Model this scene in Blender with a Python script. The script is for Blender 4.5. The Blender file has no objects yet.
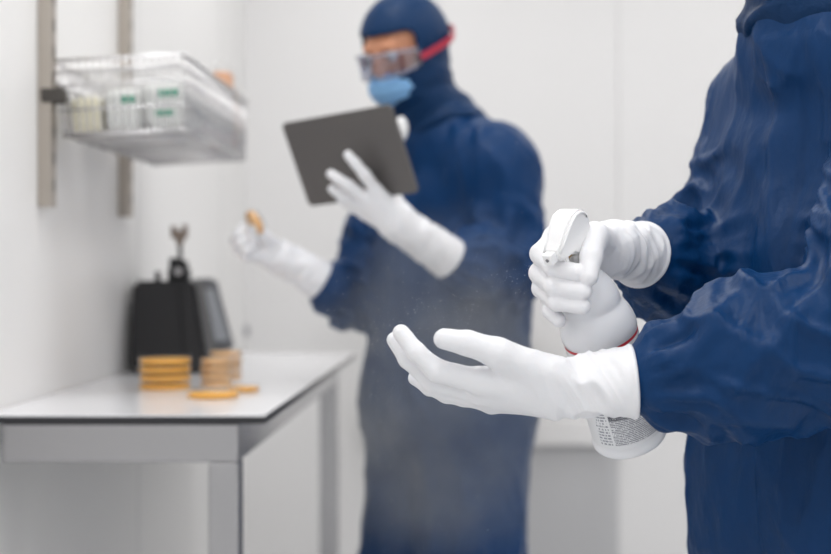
import bpy, bmesh, math, random
import numpy as np
from mathutils import Vector, Matrix
random.seed(3)
C = bpy.context.scene.collection
F, VX, VY, CAMZ = 1385.0, 476.0, 270.0, 1.18

def P(px, py, Y):
    return np.array(((px - VX) / F * Y, Y, CAMZ - (py - VY) / F * Y))

# ------------------------------------------------------------------ materials
def srgb(r, g, b):
    f = lambda c: (c / 255 / 12.92) if c / 255 <= .04045 else ((c / 255 + .055) / 1.055) ** 2.4
    return (f(r), f(g), f(b), 1)

def mat(name, col, rough=.5, metal=0, bump=None, sheen=0, sss=0, spec=.5, coat=0, var=None, alpha=1, trans=0):
    m = bpy.data.materials.new(name); m.use_nodes = True
    nt = m.node_tree; b = nt.nodes['Principled BSDF']
    b.inputs['Base Color'].default_value = col
    b.inputs['Roughness'].default_value = rough
    b.inputs['Metallic'].default_value = metal
    b.inputs['Specular IOR Level'].default_value = spec
    b.inputs['Coat Weight'].default_value = coat
    b.inputs['Alpha'].default_value = alpha
    b.inputs['Transmission Weight'].default_value = trans
    if sheen:
        b.inputs['Sheen Weight'].default_value = sheen
        b.inputs['Sheen Roughness'].default_value = .4
        b.inputs['Sheen Tint'].default_value = (.5, .65, 1, 1)
    if sss:
        b.inputs['Subsurface Weight'].default_value = sss
        b.inputs['Subsurface Radius'].default_value = (.01, .008, .007)
        b.inputs['Subsurface Scale'].default_value = .3
    tc = nt.nodes.new('ShaderNodeTexCoord')
    if bump:
        sc, st, stretch = bump
        mp = nt.nodes.new('ShaderNodeMapping'); mp.inputs['Scale'].default_value = stretch
        n = nt.nodes.new('ShaderNodeTexNoise'); n.inputs['Scale'].default_value = sc; n.inputs['Detail'].default_value = 4
        bp = nt.nodes.new('ShaderNodeBump'); bp.inputs['Strength'].default_value = st; bp.inputs['Distance'].default_value = .004
        nt.links.new(tc.outputs['Object'], mp.inputs['Vector']); nt.links.new(mp.outputs['Vector'], n.inputs['Vector'])
        nt.links.new(n.outputs['Fac'], bp.inputs['Height']); nt.links.new(bp.outputs['Normal'], b.inputs['Normal'])
    if var:
        c2, sc2, stretch2 = var
        mp = nt.nodes.new('ShaderNodeMapping'); mp.inputs['Scale'].default_value = stretch2
        n = nt.nodes.new('ShaderNodeTexNoise'); n.inputs['Scale'].default_value = sc2; n.inputs['Detail'].default_value = 3
        mx = nt.nodes.new('ShaderNodeMix'); mx.data_type = 'RGBA'
        mx.inputs['A'].default_value = col; mx.inputs['B'].default_value = c2
        nt.links.new(tc.outputs['Object'], mp.inputs['Vector']); nt.links.new(mp.outputs['Vector'], n.inputs['Vector'])
        nt.links.new(n.outputs['Fac'], mx.inputs['Factor']); nt.links.new(mx.outputs['Result'], b.inputs['Base Color'])
    return m

def clear_mat(name, tint, gloss=.12, rough=.08):
    m = bpy.data.materials.new(name); m.use_nodes = True
    nt = m.node_tree; nt.nodes.clear()
    o = nt.nodes.new('ShaderNodeOutputMaterial'); mx = nt.nodes.new('ShaderNodeMixShader')
    t = nt.nodes.new('ShaderNodeBsdfTransparent'); t.inputs['Color'].default_value = tint
    g = nt.nodes.new('ShaderNodeBsdfGlossy'); g.inputs['Roughness'].default_value = rough
    fr = nt.nodes.new('ShaderNodeLayerWeight'); fr.inputs['Blend'].default_value = .5
    pw = nt.nodes.new('ShaderNodeMath'); pw.operation = 'POWER'; pw.inputs[1].default_value = 4
    ad = nt.nodes.new('ShaderNodeMath'); ad.operation = 'MULTIPLY_ADD'; ad.inputs[1].default_value = .5; ad.inputs[2].default_value = gloss; ad.use_clamp = True
    nt.links.new(fr.outputs['Facing'], pw.inputs[0]); nt.links.new(pw.outputs[0], ad.inputs[0]); nt.links.new(ad.outputs[0], mx.inputs['Fac'])
    nt.links.new(t.outputs[0], mx.inputs[1]); nt.links.new(g.outputs[0], mx.inputs[2])
    nt.links.new(mx.outputs[0], o.inputs['Surface'])
    return m

def emit_mat(name, col, s):
    m = mat(name, col); b = m.node_tree.nodes['Principled BSDF']
    b.inputs['Emission Color'].default_value = col; b.inputs['Emission Strength'].default_value = s
    return m

M = {}
M['navy'] = mat('navy cleanroom fabric', srgb(2, 56, 105), .45, bump=(38, 1.0, (1, 1, .45)), spec=.20,
                var=(srgb(2, 46, 89), 6, (1, 1, .4)))
M['navy_dark'] = mat('navy hood fabric', srgb(3, 46, 86), .5, bump=(60, .6, (1, 1, 1)), spec=.22)
M['glove'] = mat('white nitrile', srgb(238, 238, 241), .42, bump=(160, .12, (1, 1, 1)), sss=.15, spec=.4)
M['skin'] = mat('skin', srgb(214, 150, 116), .5, sss=.15)
M['mask_blue'] = mat('blue mask fabric', srgb(128, 178, 224), .7, bump=(300, .2, (1, 1, 1)))
M['white_cloth'] = mat('white cloth', srgb(240, 240, 240), .7)
M['red_strap'] = mat('red strap', srgb(176, 34, 62), .5)
M['goggle_frame'] = mat('clear goggle frame', srgb(165, 168, 185), .25, alpha=.42)
M['goggle_lens'] = clear_mat('goggle lens', (.82, .84, .92, 1), .1, .05)
M['eye'] = mat('eye white', srgb(235, 230, 225), .2)
M['iris'] = mat('dark iris', srgb(40, 28, 22), .2)
M['boot'] = mat('navy overboot', srgb(28, 58, 108), .6)
M['wall'] = mat('white wall panel', srgb(243, 242, 241), .38, bump=(8, .03, (1, 1, .2)), spec=.4)
M['wall_back'] = mat('white back wall panel', srgb(240, 239, 239), .5, spec=.35)
M['ceiling'] = mat('white ceiling', srgb(245, 245, 245), .7)
M['floor'] = mat('pale grey vinyl', srgb(236, 237, 238), .3, var=(srgb(228, 229, 230), 40, (1, 1, 1)))
M['grille'] = mat('grey grille paint', srgb(212, 212, 214), .55)
M['seam'] = mat('panel sealant', srgb(222, 222, 222), .6)
M['steel'] = mat('brushed stainless steel', srgb(178, 177, 179), .24, metal=1, bump=(90, .12, (.05, 1, 1)))
M['rail'] = mat('anodised rail', srgb(182, 174, 165), .38, metal=.8)
M['slot'] = mat('dark slot', srgb(70, 66, 62), .6)
M['chrome'] = mat('chrome wire', srgb(220, 219, 220), .25, metal=1)
M['laminate'] = mat('white laminate', srgb(250, 250, 253), .22, spec=.5, coat=.3)
M['edge_black'] = mat('black core edge', srgb(42, 42, 46), .45)
M['black'] = mat('matte black casing', srgb(34, 34, 37), .5, bump=(250, .1, (1, 1, 1)))
M['grey_plastic'] = mat('grey plastic', srgb(120, 121, 125), .45)
M['screen'] = mat('pale screen', srgb(186, 190, 196), .2)
M['tan_metal'] = mat('warm metal', srgb(150, 136, 126), .35, metal=.7)
M['agar'] = mat('amber agar', srgb(248, 182, 70), .3, sss=.2)
M['agar_pale'] = mat('pale amber agar', srgb(246, 196, 136), .3, sss=.2)
M['clear'] = clear_mat('clear polystyrene', (1, 1, 1, 1), .025, .1)
M['film'] = clear_mat('clear film', (1, 1, 1, 1), .05, .18)
M['tray'] = mat('frosted tray plastic', srgb(244, 244, 246), .35, alpha=.3)
M['pack_white'] = mat('white packaging', srgb(248, 250, 247), .5)
M['pack_cream'] = mat('cream packaging', srgb(246, 240, 212), .5)
M['pack_green'] = mat('green print', srgb(66, 176, 142), .5)
M['pack_orange'] = mat('orange brown contents', srgb(214, 160, 122), .5)
M['tablet'] = mat('grey tablet shell', srgb(98, 95, 94), .42, metal=.35)
M['tablet_glass'] = mat('tablet glass', srgb(20, 20, 24), .08)
M['bottle'] = mat('white translucent plastic', srgb(238, 239, 243), .32, sss=.2, spec=.45)
M['sprayer'] = mat('white sprayer plastic', srgb(244, 244, 245), .34, sss=.1)
M['amber'] = mat('amber tube', srgb(206, 168, 112), .3)
M['diffuser'] = emit_mat('lamp diffuser', (1, 1, 1, 1), 2.2)
M['fitting'] = mat('grey fitting', srgb(178, 178, 182), .4)

# ------------------------------------------------------------------ object helpers
def link(o, parent=None):
    C.objects.link(o)
    if parent is not None:
        o.parent = parent
    return o

def tag(o, label=None, cat=None, group=None, kind=None):
    for k, v in (('label', label), ('category', cat), ('group', group), ('kind', kind)):
        if v: o[k] = v
    return o

def empty(name, loc, label, cat, group=None, rot=None):
    o = bpy.data.objects.new(name, None); o.empty_display_size = .05
    link(o)
    if rot is not None: o.matrix_world = Matrix.Translation(Vector(loc)) @ rot.to_4x4()
    else: o.location = loc
    return tag(o, label, cat, group)

def from_bm(name, bm, m, parent=None, smooth=False, world=True):
    """bmesh in world coordinates -> object; with a parent the mesh is moved to the parent's space"""
    me = bpy.data.meshes.new(name); bm.to_mesh(me); bm.free()
    return from_me(name, me, m, parent, smooth, world)

def from_me(name, me, m, parent=None, smooth=False, world=True):
    o = bpy.data.objects.new(name, me)
    for x in (m if isinstance(m, (list, tuple)) else [m]): me.materials.append(x)
    if smooth:
        me.polygons.foreach_set('use_smooth', [True] * len(me.polygons))
    link(o, parent)
    if parent is not None and world:
        mw = parent.matrix_basis.copy(); q = parent.parent
        while q is not None: mw = q.matrix_basis @ mw; q = q.parent
        me.transform(mw.inverted())
    me.update()
    return o

def bm_box(bm, lo, hi, bevel=0, mi=0):
    lo, hi = Vector(lo), Vector(hi)
    r = bmesh.ops.create_cube(bm, size=1, matrix=Matrix.Translation((lo + hi) / 2) @ Matrix.Diagonal((*(hi - lo), 1)))
    vs = r['verts']
    fs = list({f for v in vs for f in v.link_faces})
    for f in fs: f.material_index = mi
    if bevel:
        bmesh.ops.bevel(bm, geom=list({e for v in vs for e in v.link_edges}), offset=bevel, segments=2, affect='EDGES', profile=.5)
    return vs

def bm_tube(bm, a, b, ra, rb=None, n=12, mi=0):
    a, b = Vector(a), Vector(b); rb = ra if rb is None else rb
    d = b - a
    q = Vector((0, 0, 1)).rotation_difference(d).to_matrix().to_4x4()
    r = bmesh.ops.create_cone(bm, cap_ends=True, segments=n, radius1=ra, radius2=rb, depth=d.length,
                              matrix=Matrix.Translation((a + b) / 2) @ q)
    for f in {f for v in r['verts'] for f in v.link_faces}: f.material_index = mi
    return r['verts']

def bm_lathe(bm, prof, n=48, mat4=Matrix(), cap=True, mi=0):
    rings = []
    for r, z in prof:
        rings.append([bm.verts.new(mat4 @ Vector((r * math.cos(2 * math.pi * k / n), r * math.sin(2 * math.pi * k / n), z))) for k in range(n)])
    for A, B in zip(rings, rings[1:]):
        for k in range(n):
            f = bm.faces.new((A[k], A[(k + 1) % n], B[(k + 1) % n], B[k])); f.material_index = mi; f.smooth = True
    if cap:
        f = bm.faces.new(list(reversed(rings[0]))); f.material_index = mi
        f = bm.faces.new(rings[-1]); f.material_index = mi

def bm_path(bm, pts, r, n=8, closed=False, flat=None):
    """tube (or flat ribbon section flat=(w,t) using an up vector per point) along pts"""
    pts = [Vector(p) for p in pts]; rings = []
    N = len(pts)
    for i, p in enumerate(pts):
        t = (pts[(i + 1) % N] - pts[i - 1]) if closed else (pts[min(i + 1, N - 1)] - pts[max(i - 1, 0)])
        t.normalize()
        up = Vector((0, 0, 1)) if abs(t.z) < .9 else Vector((1, 0, 0))
        s = t.cross(up).normalized(); u = s.cross(t)
        if flat:
            w, th = flat
            ring = [p + s * (th * a) + u * (w * b) for a, b in ((-.5, -.5), (.5, -.5), (.5, .5), (-.5, .5))]
        else:
            ring = [p + (s * math.cos(2 * math.pi * k / n) + u * math.sin(2 * math.pi * k / n)) * r for k in range(n)]
        rings.append([bm.verts.new(v) for v in ring])
    L = len(rings[0])
    for i in range(N if closed else N - 1):
        A, B = rings[i], rings[(i + 1) % N]
        for k in range(L): bm.faces.new((A[k], A[(k + 1) % L], B[(k + 1) % L], B[k]))
    if not closed:
        bm.faces.new(list(reversed(rings[0]))); bm.faces.new(rings[-1])
    bmesh.ops.recalc_face_normals(bm, faces=bm.faces)

# ------------------------------------------------------------------ implicit surfaces
def _hash(i, j, k):
    h = (i.astype(np.uint32) * np.uint32(374761393) + j.astype(np.uint32) * np.uint32(668265263) + k.astype(np.uint32) * np.uint32(2147483647 - 58))
    h = (h ^ (h >> np.uint32(13))) * np.uint32(1274126177)
    h = h ^ (h >> np.uint32(16))
    return (h & np.uint32(0xffff)).astype(np.float32) / 65535.0

_G = np.array([(1, 1, 0), (-1, 1, 0), (1, -1, 0), (-1, -1, 0), (1, 0, 1), (-1, 0, 1), (1, 0, -1), (-1, 0, -1),
               (0, 1, 1), (0, -1, 1), (0, 1, -1), (0, -1, -1), (1, 1, 0), (0, -1, 1), (-1, 1, 0), (0, -1, -1)], np.float32)
def noise(q):
    """gradient noise, about 0..1"""
    q = q + 137.3
    i = np.floor(q).astype(np.int64); t = (q - i).astype(np.float32); f = t * t * t * (t * (t * 6 - 15) + 10)
    r = 0
    for a in (0, 1):
        for b in (0, 1):
            for c in (0, 1):
                w = (f[:, 0] if a else 1 - f[:, 0]) * (f[:, 1] if b else 1 - f[:, 1]) * (f[:, 2] if c else 1 - f[:, 2])
                g = _G[(_hash(i[:, 0] + a, i[:, 1] + b, i[:, 2] + c) * 15.99).astype(int)]
                r = r + w * (g[:, 0] * (t[:, 0] - a) + g[:, 1] * (t[:, 1] - b) + g[:, 2] * (t[:, 2] - c))
    return np.clip(.5 + .62 * r, 0, 1)

def ridge(q, sharp=1.6):
    return (1 - np.minimum(1, np.abs(2 * noise(q) - 1) * 1.5)) ** (sharp * .8)

def rc(p, a, b, ra, rb):
    a = np.asarray(a, float); b = np.asarray(b, float); ab = b - a; L = ab @ ab
    t = np.clip(((p - a) @ ab) / max(L, 1e-12), 0, 1)
    return np.linalg.norm(p - a - t[:, None] * ab, axis=1) - (ra + (rb - ra) * t)

def ell(p, c, r):
    q = p - np.asarray(c); r = np.asarray(r)
    k0 = np.linalg.norm(q / r, axis=1); k1 = np.linalg.norm(q / (r * r), axis=1)
    return k0 * (k0 - 1) / np.maximum(k1, 1e-9)

def smin(a, b, k):
    h = np.clip(.5 + .5 * (b - a) / k, 0, 1)
    return b + (a - b) * h - k * h * (1 - h)

def smax(a, b, k):
    return -smin(-a, -b, k)

def nets(sdf, lo, hi, h):
    lo = np.asarray(lo, float); hi = np.asarray(hi, float)
    n = (np.ceil((hi - lo) / h / 4).astype(int) + 1) * 4
    K = 4
    ax = [lo[d] + (np.arange(n[d] // K) + .5) * K * h - .5 * h for d in range(3)]
    g = np.stack(np.meshgrid(*ax, indexing='ij'), -1).reshape(-1, 3)
    fc = sdf(g).reshape([x // K for x in n])
    big = np.repeat(np.repeat(np.repeat(fc, K, 0), K, 1), K, 2)
    msk = np.abs(big) < 6.5 * h
    f = np.where(big > 0, 1.0, -1.0)
    ii = np.argwhere(msk)
    out = np.empty(len(ii))
    for s in range(0, len(ii), 400000):
        out[s:s + 400000] = sdf(lo + ii[s:s + 400000] * h)
    f[msk] = out
    f[0], f[-1] = np.abs(f[0]), np.abs(f[-1]); f[:, 0], f[:, -1] = np.abs(f[:, 0]), np.abs(f[:, -1])
    f[:, :, 0], f[:, :, -1] = np.abs(f[:, :, 0]), np.abs(f[:, :, -1])
    s = f < 0
    cnt = sum(s[a:n[0] - 1 + a, b:n[1] - 1 + b, c:n[2] - 1 + c].astype(np.int8) for a in (0, 1) for b in (0, 1) for c in (0, 1))
    cells = np.argwhere((cnt > 0) & (cnt < 8))
    ids = -np.ones(n - 1, int); ids[tuple(cells.T)] = np.arange(len(cells))
    acc = np.zeros((len(cells), 3)); num = np.zeros(len(cells))
    corners = [(a, b, c) for a in (0, 1) for b in (0, 1) for c in (0, 1)]
    fv = {q: f[cells[:, 0] + q[0], cells[:, 1] + q[1], cells[:, 2] + q[2]] for q in corners}
    for q in corners:
        for d in range(3):
            if q[d] == 0:
                q2 = list(q); q2[d] = 1; q2 = tuple(q2)
                a, b = fv[q], fv[q2]; m = (a < 0) != (b < 0)
                t = np.where(m, a / np.where(m, a - b, 1), 0)
                pos = np.tile(np.array(q, float), (len(cells), 1)); pos[:, d] = t
                acc[m] += pos[m]; num[m] += 1
    V = lo + (cells + acc / num[:, None]) * h
    Q = []
    for d in range(3):
        e1, e2 = (d + 1) % 3, (d + 2) % 3
        sl0 = [slice(None)] * 3; sl1 = [slice(None)] * 3
        sl0[d] = slice(0, -1); sl1[d] = slice(1, None)
        A, B = s[tuple(sl0)], s[tuple(sl1)]
        ed = np.argwhere(A != B)
        ok = (ed[:, e1] > 0) & (ed[:, e2] > 0) & (ed[:, e1] < n[e1] - 1) & (ed[:, e2] < n[e2] - 1)
        ed = ed[ok]
        inside = A[tuple(ed.T)]
        def cid(o1, o2):
            c = ed.copy(); c[:, e1] -= o1; c[:, e2] -= o2
            return ids[tuple(c.T)]
        q = np.stack([cid(1, 1), cid(0, 1), cid(0, 0), cid(1, 0)], 1)
        q[~inside] = q[~inside][:, ::-1]
        Q.append(q)
    Q = np.concatenate(Q); Q = Q[(Q >= 0).all(1)]
    # pull vertices onto the surface
    for _ in range(2):
        d = sdf(V); e = h * .3; gr = np.empty_like(V)
        for k in range(3):
            o = np.zeros(3); o[k] = e
            gr[:, k] = (sdf(V + o) - sdf(V - o)) / (2 * e)
        gl = np.linalg.norm(gr, axis=1, keepdims=True); gr /= np.maximum(gl, .3) 
        V = V - gr * np.clip(d, -h * .6, h * .6)[:, None] * .8
    nr = gr / np.maximum(np.linalg.norm(gr, axis=1, keepdims=True), 1e-9)
    return V, Q, nr

def mesh_of(name, V, Q):
    me = bpy.data.meshes.new(name)
    me.vertices.add(len(V)); me.vertices.foreach_set('co', V.astype(np.float32).ravel())
    me.loops.add(len(Q) * 4); me.loops.foreach_set('vertex_index', Q.astype(np.int32).ravel())
    me.polygons.add(len(Q)); me.polygons.foreach_set('loop_start', np.arange(0, len(Q) * 4, 4, dtype=np.int32))
    me.update(calc_edges=True); me.validate()
    return me

def bounds(pts, pad):
    pts = np.array(pts); return pts.min(0) - pad, pts.max(0) + pad

def relax(V, Q, it=2, lam=.4):
    """a little laplacian smoothing after displacement"""
    for _ in range(it):
        s = np.zeros_like(V); c = np.zeros(len(V))
        for k in range(4):
            np.add.at(s, Q[:, k], V[Q[:, (k + 1) % 4]] + V[Q[:, k - 1]]); np.add.at(c, Q[:, k], 2)
        V = V + lam * (s / np.maximum(c, 1)[:, None] - V)
    return V

def sdf_obj(name, sdf, lo, hi, h, m, parent=None, disp=None, it=1):
    V, Q, N = nets(sdf, lo, hi, h)
    if disp is not None:
        V = V + N * disp(V, N)[:, None]
    if it: V = relax(V, Q, it)
    return from_me(name, mesh_of(name, V, Q), m, parent, True)

# ------------------------------------------------------------------ hands
def hand_sdf(H):
    """H: wrist, cuff (end), rw, rcuff, fingers {name: [4 pts, rbase, rtip]}, thumb [cmc, mcp, ip, tip]"""
    names = ['index', 'middle', 'ring', 'pinky']
    g = H.get('g', 1.0)
    ax = H['cuff'] - H['wrist']; ax = ax / np.linalg.norm(ax)
    def f(p):
        d = rc(p, H['wrist'], H['cuff'] + ax * .05, H['rw'], H['rcuff'] + (H['rcuff'] - H['rw']) * .05 / np.linalg.norm(H['cuff'] - H['wrist']))
        palm = None
        for nme in names:
            pts, rb, rt = H[nme]
            q = rc(p, H['wrist'] + .25 * (pts[0] - H['wrist']), pts[0], H.get('rp', .020), rb * 1.12)
            palm = q if palm is None else smin(palm, q, .014)
        th, tr = H['thumb']
        palm = smin(palm, rc(p, th[0], th[1], tr[0], tr[1]), .014)
        d = smin(d, palm, .02)
        fing = None
        for nme in names:
            pts, rb, rt = H[nme]
            r = [rb, rb * .45 + rt * .55 + .0006, rt + .0003, rt * .93]
            c = None
            for i in range(3):
                q = rc(p, pts[i], pts[i + 1], r[i], r[i + 1])
                c = q if c is None else smin(c, q, .004)
            fing = c if fing is None else smin(fing, c, H.get('kf', .0025))
        t = smin(rc(p, th[1], th[2], tr[1], tr[2]), rc(p, th[2], th[3], tr[2], tr[3]), .004)
        d = smin(smin(d, fing, .007), smin(d, t, .008), .0015)
        cut = (p - H['cuff']) @ ax
        return smax(d, cut, .004)
    return f

def glove_obj(H, h, parent, amp=1.0, seed=0.0):
    f = hand_sdf(H)
    pts = [H['wrist'], H['cuff']] + [q for n in ('index', 'middle', 'ring', 'pinky') for q in H[n][0]] + list(H['thumb'][0])
    lo, hi = bounds(pts, .055)
    ax = H['wrist'] - H['cuff']; L = np.linalg.norm(ax); ax = ax / L
    side = np.cross(ax, (0, 0, 1.)); side /= np.linalg.norm(side); up = np.cross(side, ax)
    def disp(V, N):
        q = V - H['cuff']; t = q @ ax; s = q @ side; u = q @ up
        th = np.arctan2(u, s); a = t / L
        w = np.exp(-((a - .75) / .55) ** 2)
        # drawn-in wrinkles running round the wrist, slanting over to the thumb
        ph = t + .35 * s + .012 * noise(np.stack([t * 20 + seed, s * 25, u * 25], 1))
        r1 = ridge(np.stack([ph * 40 + seed, np.cos(th) * .6 + s * 5, np.sin(th) * .6 + u * 5], 1), 1.2)
        r2 = ridge(np.stack([(t - .5 * u) * 75 + seed, s * 14, u * 14 + 9], 1), 1.2)
        w = w * np.clip(a / .25, .15, 1)
        d = amp * (w * (.0060 * (r1 - .5) + .0030 * (r2 - .5)))
        wb = np.clip((a - 1.2) / .5, 0, 1)
        d += amp * wb * .0010 * (noise(V * 55 + seed) - .5)
        d += amp * .0018 * np.exp(-((t - .003) / .003) ** 2)      # rolled bead at the cuff
        return d
    return sdf_obj('glove', f, lo, hi, h, M['glove'], parent, disp, 1)

# ------------------------------------------------------------------ heads
def head_local(p, body=True):
    d = ell(p, (0, -.012, .03), (.075, .093, .085))
    d = smin(d, ell(p, (0, .018, -.045), (.054, .068, .066)), .04)
    d = smin(d, rc(p, (-.03, .076, .03), (.03, .076, .03), .011, .011), .015)
    d = smin(d, rc(p, (0, .083, .014), (0, .093, -.02), .008, .013), .010)
    d = smin(d, rc(p, (-.02, .077, -.058), (.02, .077, -.058), .009, .009), .008)
    for s in (-1, 1):
        d = smax(d, -(np.linalg.norm(p - np.array((s * .031, .096, .012)), axis=1) - .014), .01)
        d = smin(d, ell(p, (s * .070, -.008, 0), (.009, .02, .03)), .008)
    return d

def hood_local(p):
    d = ell(p, (0, -.012, .032), (.088, .106, .097))
    d = smin(d, ell(p, (0, .008, -.05), (.07, .084, .085)), .04)
    return d

def cut_local(p):
    # eye opening of the hood: a broad rounded slot
    q = np.abs(p - np.array((0, .1, .016))) - np.array((.058, .072, .026))
    return np.linalg.norm(np.maximum(q, 0), axis=1) + np.minimum(q.max(1), 0) - .014

# ------------------------------------------------------------------ people
class Chain: pass

def make_person(J, label, fine, seed):
    yaw = J['yaw']; fw = np.array((math.sin(yaw) * -1, -math.cos(yaw), 0))         # facing
    rt = np.cross(fw, (0, 0, 1))                                                   # the person's right
    ctr = J['pelvis']
    root_bm = None
    # head frame
    hy, hp, hr = J['head_rot']
    hf = np.array((-math.sin(hy) * math.cos(hp), -math.cos(hy) * math.cos(hp), -math.sin(hp)))
    hx = np.cross(hf, (0, 0, 1)); hx /= np.linalg.norm(hx)
    hu = np.cross(hx, hf)
    hx, hu = hx * math.cos(hr) + hu * math.sin(hr), hu * math.cos(hr) - hx * math.sin(hr)
    HR = np.stack([hx, hf, hu])                                                    # rows
    hl = lambda p: (p - J['head']) @ HR.T
    Wd, Dp = J['torso']

    def torso(p, grow, k=1.0):
        q = p - np.array((ctr[0], ctr[1], 0))
        l = np.stack([(q @ rt) * (Dp / Wd), q @ fw, q[:, 2]], 1)
        z0, z1, z2 = ctr[2], ctr[2] + .22, J['chest'][2]
        sh = lambda P_: np.array((((P_ - ctr) @ rt) * Dp / Wd, (P_ - ctr) @ fw, P_[2]))
        c = sh(J['chest'])
        d = rc(l, (0, 0, z0 - .06), (0, 0, z1), Dp * 1.0 * k + grow, Dp * .95 * k + grow)
        d = smin(d, rc(l, (0, 0, z1), c, Dp * .95 * k + grow, Dp * .88 * k + grow), .05)
        return d

    def sleeves(p, grow, k):
        d = None
        for s in ('R', 'L'):
            a, e, w = J['sh' + s], J['el' + s], J['wr' + s]
            r = J['sl' + s]
            q = rc(p, a, e, r[0] * k + grow, r[1] * k + grow)
            md = e + .55 * (w - e)
            H = J['hand' + s]; ca = H['cuff'] - H['wrist']; ca = ca / np.linalg.norm(ca); rcf = H['rcuff']
            c0 = H['cuff'] + ca * .014; c1 = H['cuff'] - ca * .022; pf = c0 + .28 * (md - c0)
            q2 = smin(rc(p, e, md, r[1], r[2]), rc(p, md, pf, r[2], r[3]), .02)
            q2 = smin(q2, rc(p, pf, c0, r[3], rcf * .90), .008)
            q2 = smin(q2, rc(p, c0, c1, rcf * .84, rcf * .60), .004)
            if k == 1.0 and 'droop' + s in J:
                for dp, dr in J['droop' + s]: q2 = smin(q2, np.linalg.norm(p - dp, axis=1) - dr, .05)
            q = smin(q, q2, .03)
            d = q if d is None else np.minimum(d, q)
        return d

    def legs(p, grow, k):
        d = None
        for s, sg in (('R', 1), ('L', -1)):
            hpv = ctr + rt * sg * .09 - np.array((0, 0, .04))
            kn = np.array((hpv[0], hpv[1], .5)) + fw * .02 + rt * sg * J.get('splay', .005)
            an = np.array((hpv[0], hpv[1], .12)) + rt * sg * J.get('splay', .005) * 2
            lw = J.get('legw', 0)
            q = smin(rc(p, hpv, kn, (.108 + lw * .6) * k + grow, (.09 + lw) * k + grow), rc(p, kn, an, (.09 + lw) * k + grow, (.078 + lw * .5) * k + grow), .03)
            d = q if d is None else smin(d, q, .07)
        return d

    def suit(p):
        d = torso(p, 0)
        for s in ('R', 'L'):
            d = smin(d, rc(p, J['neck'] - np.array((0, 0, .03)), J['sh' + s], .075, J['sl' + s][0] * .98), .06)
        d = smin(d, legs(p, 0, 1.0), .06)
        d = smin(d, sleeves(p, 0, 1.0), .035)
        d = smin(d, rc(p, J['neck'] - np.array((0, 0, .05)), J['neck'], .08, .066), .04)
        return d

    def body(p):
        d = torso(p, -.014, .86)
        for s in ('R', 'L'):
            d = smin(d, rc(p, J['neck'] - np.array((0, 0, .035)), J['sh' + s], .055, .05), .05)
            a, e, w = J['sh' + s], J['el' + s], J['wr' + s]
            H = J['hand' + s]
            q = smin(smin(rc(p, a, e, .044, .034), rc(p, e, H['cuff'], .034, .024), .02), rc(p, H['cuff'], H['wrist'], .024, .020), .01)
            for nme in ('index', 'middle', 'ring', 'pinky'):
                q = smin(q, rc(p, H['wrist'], H[nme][0][0], .014, .009), .01)
            d = smin(d, q, .025)
        d = smin(d, legs(p, -.025, .85), .05)
        d = smin(d, rc(p, J['neck'] - np.array((0, 0, .06)), J['head'] - hu * .05 - hf * .02, .055, .052), .04)
        d = smin(d, head_local(hl(p)), .02)
        for sg in (1, -1):
            an = ctr + rt * sg * (.09 + J.get('splay', .005) * 2); an = np.array((an[0], an[1], .07))
            d = smin(d, rc(p, an, an + fw * .12 - np.array((0, 0, .035)), .035, .026), .03)
        return d

    allp = [J['pelvis'], J['head'] + np.array((0, 0, .02)), J['shR'], J['shL'], J['elR'], J['elL'], J['wrR'], J['wrL'],
            J['handR']['index'][0][0], J['handL']['index'][0][0], np.array((ctr[0], ctr[1], .1))]
    lo, hi = bounds(allp, .23); lo[2] = 0.004; hi[2] = J['head'][2] + .16
    V, Q, N = nets(body, lo, hi, .0055 if fine else .006)
    me = mesh_of('person', V, Q)
    base = Vector((ctr[0], ctr[1], 0))
    me.transform(Matrix.Translation(-base))
    root = bpy.data.objects.new('person', me); me.materials.append(M['skin']); link(root); root.location = base
    me.polygons.foreach_set('use_smooth', [True] * len(me.polygons))
    tag(root, label, 'person')

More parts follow.
